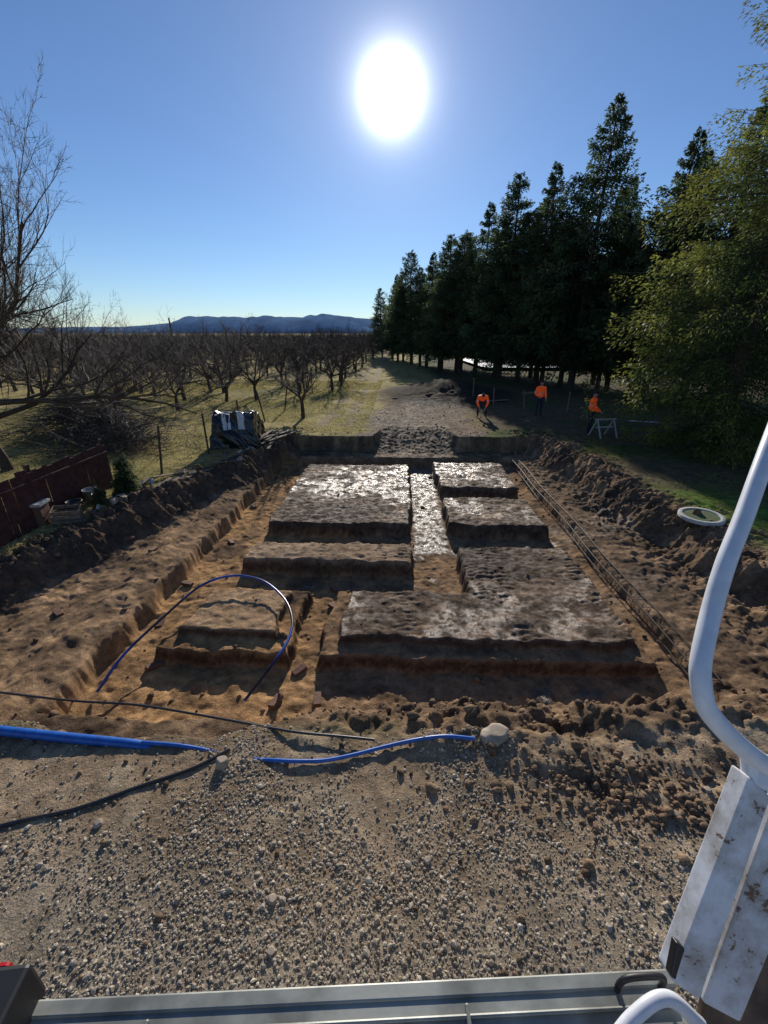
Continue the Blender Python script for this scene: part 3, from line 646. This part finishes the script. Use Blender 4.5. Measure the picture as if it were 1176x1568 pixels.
def person(loc,rz,J):
    e=empty('construction_worker',loc,rz); names=[k for k in J if k!='head']; V=[J[k][0] for k in names]; R=[J[k][1] for k in names]; ix={k:i for i,k in enumerate(names)}
    ch=[('pelvis','waist'),('waist','chest'),('chest','upchest'),('upchest','neck'),('neck','skull'),
        ('upchest','shL'),('shL','elL'),('elL','wrL'),('upchest','shR'),('shR','elR'),('elR','wrR'),
        ('pelvis','hpL'),('hpL','knL'),('knL','anL'),('anL','toL'),('pelvis','hpR'),('hpR','knR'),('knR','anR'),('anR','toR')]
    E=[(ix[a],ix[b]) for a,b in ch]
    m=skinned('body',V,E,R,2,ix['pelvis'])
    m.materials.clear()
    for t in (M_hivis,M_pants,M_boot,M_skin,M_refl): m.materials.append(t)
    segs=[(np.array(J[a][0]),np.array(J[b][0]),a,b) for a,b in ch]
    for p in m.polygons:
        p.use_smooth=True
        c=np.array(p.center); best=9;w=None;tt=0
        for A,B,a,b in segs:
            t=np.clip(np.dot(c-A,B-A)/np.dot(B-A,B-A),0,1); d=np.linalg.norm(c-A-(B-A)*t)
            if d<best: best=d;w=(a,b);tt=t
        if w[1] in('waist','chest','upchest') or w[0]=='upchest' or w[1][:2] in('sh','el','wr'): k=0
        elif w[1] in('neck','skull'): k=3
        elif w[1][:2]=='to' or (w[1][:2]=='an' and tt>.72): k=2
        else: k=1
        if w==('waist','chest') and .2<tt<.5: k=4
        if w[1][:2]=='el' and .6<tt<.8: k=4
        if w==('upchest','neck') and tt<.35: k=0
        p.material_index=k
    obj('body',m,e)
    hd=np.array(J['head'][0]); tilt=J['head'][1]
    bv,bf=ico(4); v=bv.copy()
    v[:,0]*=.078; v[:,1]*=.098; v[:,2]*=.118
    jaw=np.clip(-v[:,2]/.118,0,1); v[:,0]*=1-.28*jaw
    g=lambda cx,cz,s:np.exp(-((v[:,0]-cx)/s)**2-((v[:,2]-cz)/(s*1.3))**2)*(v[:,1]<0)
    v[:,1]-=.026*g(0,-.015,.014); v[:,1]+=.010*(g(-.03,.008,.014)+g(.03,.008,.014)); v[:,1]-=.007*g(0,-.055,.02)
    ear=np.exp(-((np.abs(v[:,0])-.076)/.012)**2-((v[:,1]-.005)/.02)**2-((v[:,2]+.0)/.028)**2); v[:,0]+=np.sign(v[:,0])*.018*ear
    fm=[1 if (v[f].mean(0)[2]>.035 or (v[f].mean(0)[1]>.03 and v[f].mean(0)[2]>-.04)) else 0 for f in bf]
    cap=np.array([v[:,2]>.03]).T; v=np.where(cap,v*1.06,v)
    obj('head',mkmesh('head',v,bf,True,None,None,[M_skin,M_hair],fm),e,tuple(hd),(tilt,0,0))
    for s,sd in (('L',1),('R',-1)):
        w=np.array(J['wr'+s][0]); el=np.array(J['el'+s][0]); hand(w,w-el,e,sd)
    return e
def stand(arm=0):
    return dict(pelvis=((0,0,.95),(.16,.12)),waist=((0,0,1.08),(.16,.125)),chest=((0,0,1.27),(.19,.14)),upchest=((0,.01,1.42),(.14,.11)),neck=((0,0,1.52),(.055,.055)),skull=((0,-.005,1.60),(.05,.05)),
    shL=((.20,0,1.43),.082),elL=((.29,.03,1.15),.062),wrL=((.27,-.09,.91),.040),shR=((-.20,0,1.43),.082),elR=((-.29,.02,1.15),.062),wrR=((-.2,-.2,1.02),.040),
    hpL=((.10,0,.88),.10),knL=((.12,-.02,.49),.07),anL=((.13,.02,.09),.05),toL=((.15,-.15,.045),.045),
    hpR=((-.10,0,.88),.10),knR=((-.12,-.02,.49),.07),anR=((-.13,.02,.09),.05),toR=((-.15,-.15,.045),.045),head=((0,-.02,1.665),.1))
def bend():
    return dict(pelvis=((0,.22,.84),(.16,.13)),waist=((0,.12,.93),(.16,.13)),chest=((0,-.06,1.02),(.19,.15)),upchest=((0,-.2,1.07),(.14,.12)),neck=((0,-.3,1.10),(.055,.055)),skull=((0,-.36,1.12),(.05,.05)),
    shL=((.20,-.2,1.05),.082),elL=((.27,-.26,.78),.062),wrL=((.16,-.36,.56),.040),shR=((-.20,-.2,1.05),.082),elR=((-.27,-.26,.78),.062),wrR=((-.16,-.38,.58),.040),
    hpL=((.11,.2,.78),.10),knL=((.2,-.05,.46),.07),anL=((.2,.05,.09),.05),toL=((.23,-.12,.045),.045),
    hpR=((-.11,.2,.78),.10),knR=((-.2,-.05,.46),.07),anR=((-.2,.05,.09),.05),toR=((-.23,-.12,.045),.045),head=((0,-.42,1.14),.75))
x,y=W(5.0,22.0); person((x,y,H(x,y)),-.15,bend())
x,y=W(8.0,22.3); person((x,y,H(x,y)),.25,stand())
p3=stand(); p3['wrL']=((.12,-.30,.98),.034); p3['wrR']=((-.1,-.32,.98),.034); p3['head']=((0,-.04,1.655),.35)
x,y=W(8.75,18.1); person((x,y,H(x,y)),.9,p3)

# ------------------------------------------------------------ the machine the photo was taken from
e=empty('excavator',(0,0,0),YAW)
HZ=4.0
rail=[(1.02,1.10,-.10),(.86,.93,-.243),(.764,.826,-.357),(.70,.76,-.435),(.655,.705,-.51),(.612,.645,-.575),(.602,.618,-.61),(.612,.598,-.655),(.65,.585,-.70),(.70,.578,-.745),(.76,.575,-.79)]
tube('handrail',[(a,b,HZ+c) for a,b,c in rail],.018,M_whitec,e,90,20)
def plate(name,C,th,mat,bev=.006):
    C=[Vector((a,b,HZ+c)) for a,b,c in C]; n=(C[1]-C[0]).cross(C[3]-C[0]).normalized()
    if n.z<0: n=-n
    bm=bmesh.new(); t=[bm.verts.new(p) for p in C]; u=[bm.verts.new(p-n*th) for p in C]
    bm.faces.new(t); bm.faces.new(u[::-1])
    for k in range(4): bm.faces.new((t[k],u[k],u[(k+1)%4],t[(k+1)%4]))
    bmesh.ops.recalc_face_normals(bm,faces=bm.faces[:])
    m=bpy.data.meshes.new(name); bm.to_mesh(m); bm.free(); m.materials.append(mat); o=obj(name,m,e)
    md=o.modifiers.new('b','BEVEL'); md.width=bev; md.segments=3; return o
plate('ladder_beam',[(.735,.576,-.820),(.777,.560,-.858),(.633,.401,-1.235),(.578,.416,-1.199)],.05,M_white)
plate('ladder_flange',[(.806,.571,-.883),(.900,.552,-.928),(.732,.393,-1.305),(.656,.409,-1.268)],.03,M_white)
plate('mudguard',[(.734,.479,-1.307),(1.04,.61,-.997),(1.04,.388,-1.522),(.69,.388,-1.522)],.02,M_dirty)
plate('rubber_clamp',[(.590,.448,-1.130),(.655,.428,-1.175),(.636,.404,-1.232),(.575,.42,-1.190)],.02,M_black,.004)
plate('socket',[(.735,.60,-.775),(.80,.585,-.79),(.80,.56,-.86),(.735,.565,-.84)],.04,M_whitec,.015)
dk=empty('deck',(0,-.01,0),math.radians(2.0)); dk.parent=e
boxes('deck_plate',[((-.05,.02,2.60),(1.46,.90,.03)),((-.05,.475,2.600),(1.48,.03,.04)),((-.05,.43,2.620),(1.44,.008,.008)),((-.5,.2,2.62),(.01,.5,.01)),((.2,.2,2.62),(.01,.5,.01))],[M_steel],dk,.006)
for nm,cx,cy in (('grab_handle_a',-.62,.40),('grab_handle_b',.60,.46)):
    tube(nm,[(cx-.05,cy,2.61),(cx-.05,cy,2.65),(cx-.03,cy,2.67),(cx+.03,cy,2.67),(cx+.05,cy,2.65),(cx+.05,cy,2.61)],.007,M_black,dk,30,8)
tube('grey_hose',[(.46,.36,2.64),(.54,.40,2.68),(.62,.42,2.69),(.70,.40,2.62)],.014,M_whitec,dk,30,10)
boxes('tail_lamp',[((-.86,.40,2.66),(.18,.14,.12),(0,0,.1)),((-.88,.475,2.68),(.09,.02,.04),(0,0,.1),1)],[M_black,M_red],e,.015)
boxes('engine_body',[((-.05,-.30,1.75),(1.25,1.2,1.60)),((-.05,-.9,2.2),(1.2,1.2,1.6))],[M_white],e,.05)
for sx_ in (-1,1):
    boxes('track_%s'%('l' if sx_<0 else 'r'),[((sx_*.75-.05,-.9,.45),(.45,2.6,.75))],[M_black],e,.25)
boxes('undercarriage',[((-.05,-.9,.75),(1.1,1.6,.4))],[M_steel],e,.03)

# ------------------------------------------------------------ light, sky, camera
EL=math.radians(21.8); AZ=math.radians(-1.4)
sd=Vector((math.sin(AZ)*math.cos(EL),math.cos(AZ)*math.cos(EL),math.sin(EL)))
l=bpy.data.lights.new('sun','SUN'); l.energy=5.0; l.angle=math.radians(.5); l.color=(1,.93,.83)
o=bpy.data.objects.new('sun',l); o.rotation_euler=(-sd).to_track_quat('-Z','Y').to_euler(); link(o)
w=bpy.data.worlds.new('World'); S.world=w; w.use_nodes=True; nt=w.node_tree; bg=nt.nodes['Background']
sky=nt.nodes.new('ShaderNodeTexSky'); sky.sky_type='NISHITA'; sky.sun_disc=False; sky.sun_elevation=EL; sky.sun_rotation=AZ; sky.air_density=1.0; sky.dust_density=0.0; sky.ozone_density=3.0; sky.altitude=400
tint=nt.nodes.new('ShaderNodeVectorMath'); tint.operation='MULTIPLY'; tint.inputs[1].default_value=(.87,.99,1.20)
nt.links.new(sky.outputs[0],tint.inputs[0]); nt.links.new(tint.outputs[0],bg.inputs['Color']); bg.inputs['Strength'].default_value=.085
tc=nt.nodes.new('ShaderNodeTexCoord'); dp=nt.nodes.new('ShaderNodeVectorMath'); dp.operation='DOT_PRODUCT'; dp.inputs[1].default_value=sd
nrm=nt.nodes.new('ShaderNodeVectorMath'); nrm.operation='NORMALIZE'; nt.links.new(tc.outputs['Generated'],nrm.inputs[0]); nt.links.new(nrm.outputs[0],dp.inputs[0])
ac=nt.nodes.new('ShaderNodeMath'); ac.operation='ARCCOSINE'; nt.links.new(dp.outputs['Value'],ac.inputs[0])
def ex(k,amp):
    a=nt.nodes.new('ShaderNodeMath'); a.operation='MULTIPLY'; a.inputs[1].default_value=-1/k; nt.links.new(ac.outputs[0],a.inputs[0])
    b=nt.nodes.new('ShaderNodeMath'); b.operation='EXPONENT'; nt.links.new(a.outputs[0],b.inputs[0])
    c=nt.nodes.new('ShaderNodeMath'); c.operation='MULTIPLY'; c.inputs[1].default_value=amp; nt.links.new(b.outputs[0],c.inputs[0]); return c
e1=ex(.018,14.0); e2=ex(.15,.34)
ad=nt.nodes.new('ShaderNodeMath'); ad.operation='ADD'; nt.links.new(e1.outputs[0],ad.inputs[0]); nt.links.new(e2.outputs[0],ad.inputs[1])
bg2=nt.nodes.new('ShaderNodeBackground'); bg2.inputs['Color'].default_value=(1,.98,.97,1); nt.links.new(ad.outputs[0],bg2.inputs['Strength'])
ash=nt.nodes.new('ShaderNodeAddShader'); nt.links.new(bg.outputs[0],ash.inputs[0]); nt.links.new(bg2.outputs[0],ash.inputs[1]); nt.links.new(ash.outputs[0],nt.nodes['World Output'].inputs['Surface'])

cam=bpy.data.cameras.new('camera'); cam.sensor_fit='VERTICAL'; cam.sensor_height=36; cam.lens=14.92; cam.clip_start=.05; cam.clip_end=9000
co=bpy.data.objects.new('camera',cam); co.location=(0,0,HZ); co.rotation_euler=(math.radians(90-22.9),0,YAW); link(co); S.camera=co
S.view_settings.view_transform='Standard'; S.view_settings.look='None'; S.view_settings.exposure=0
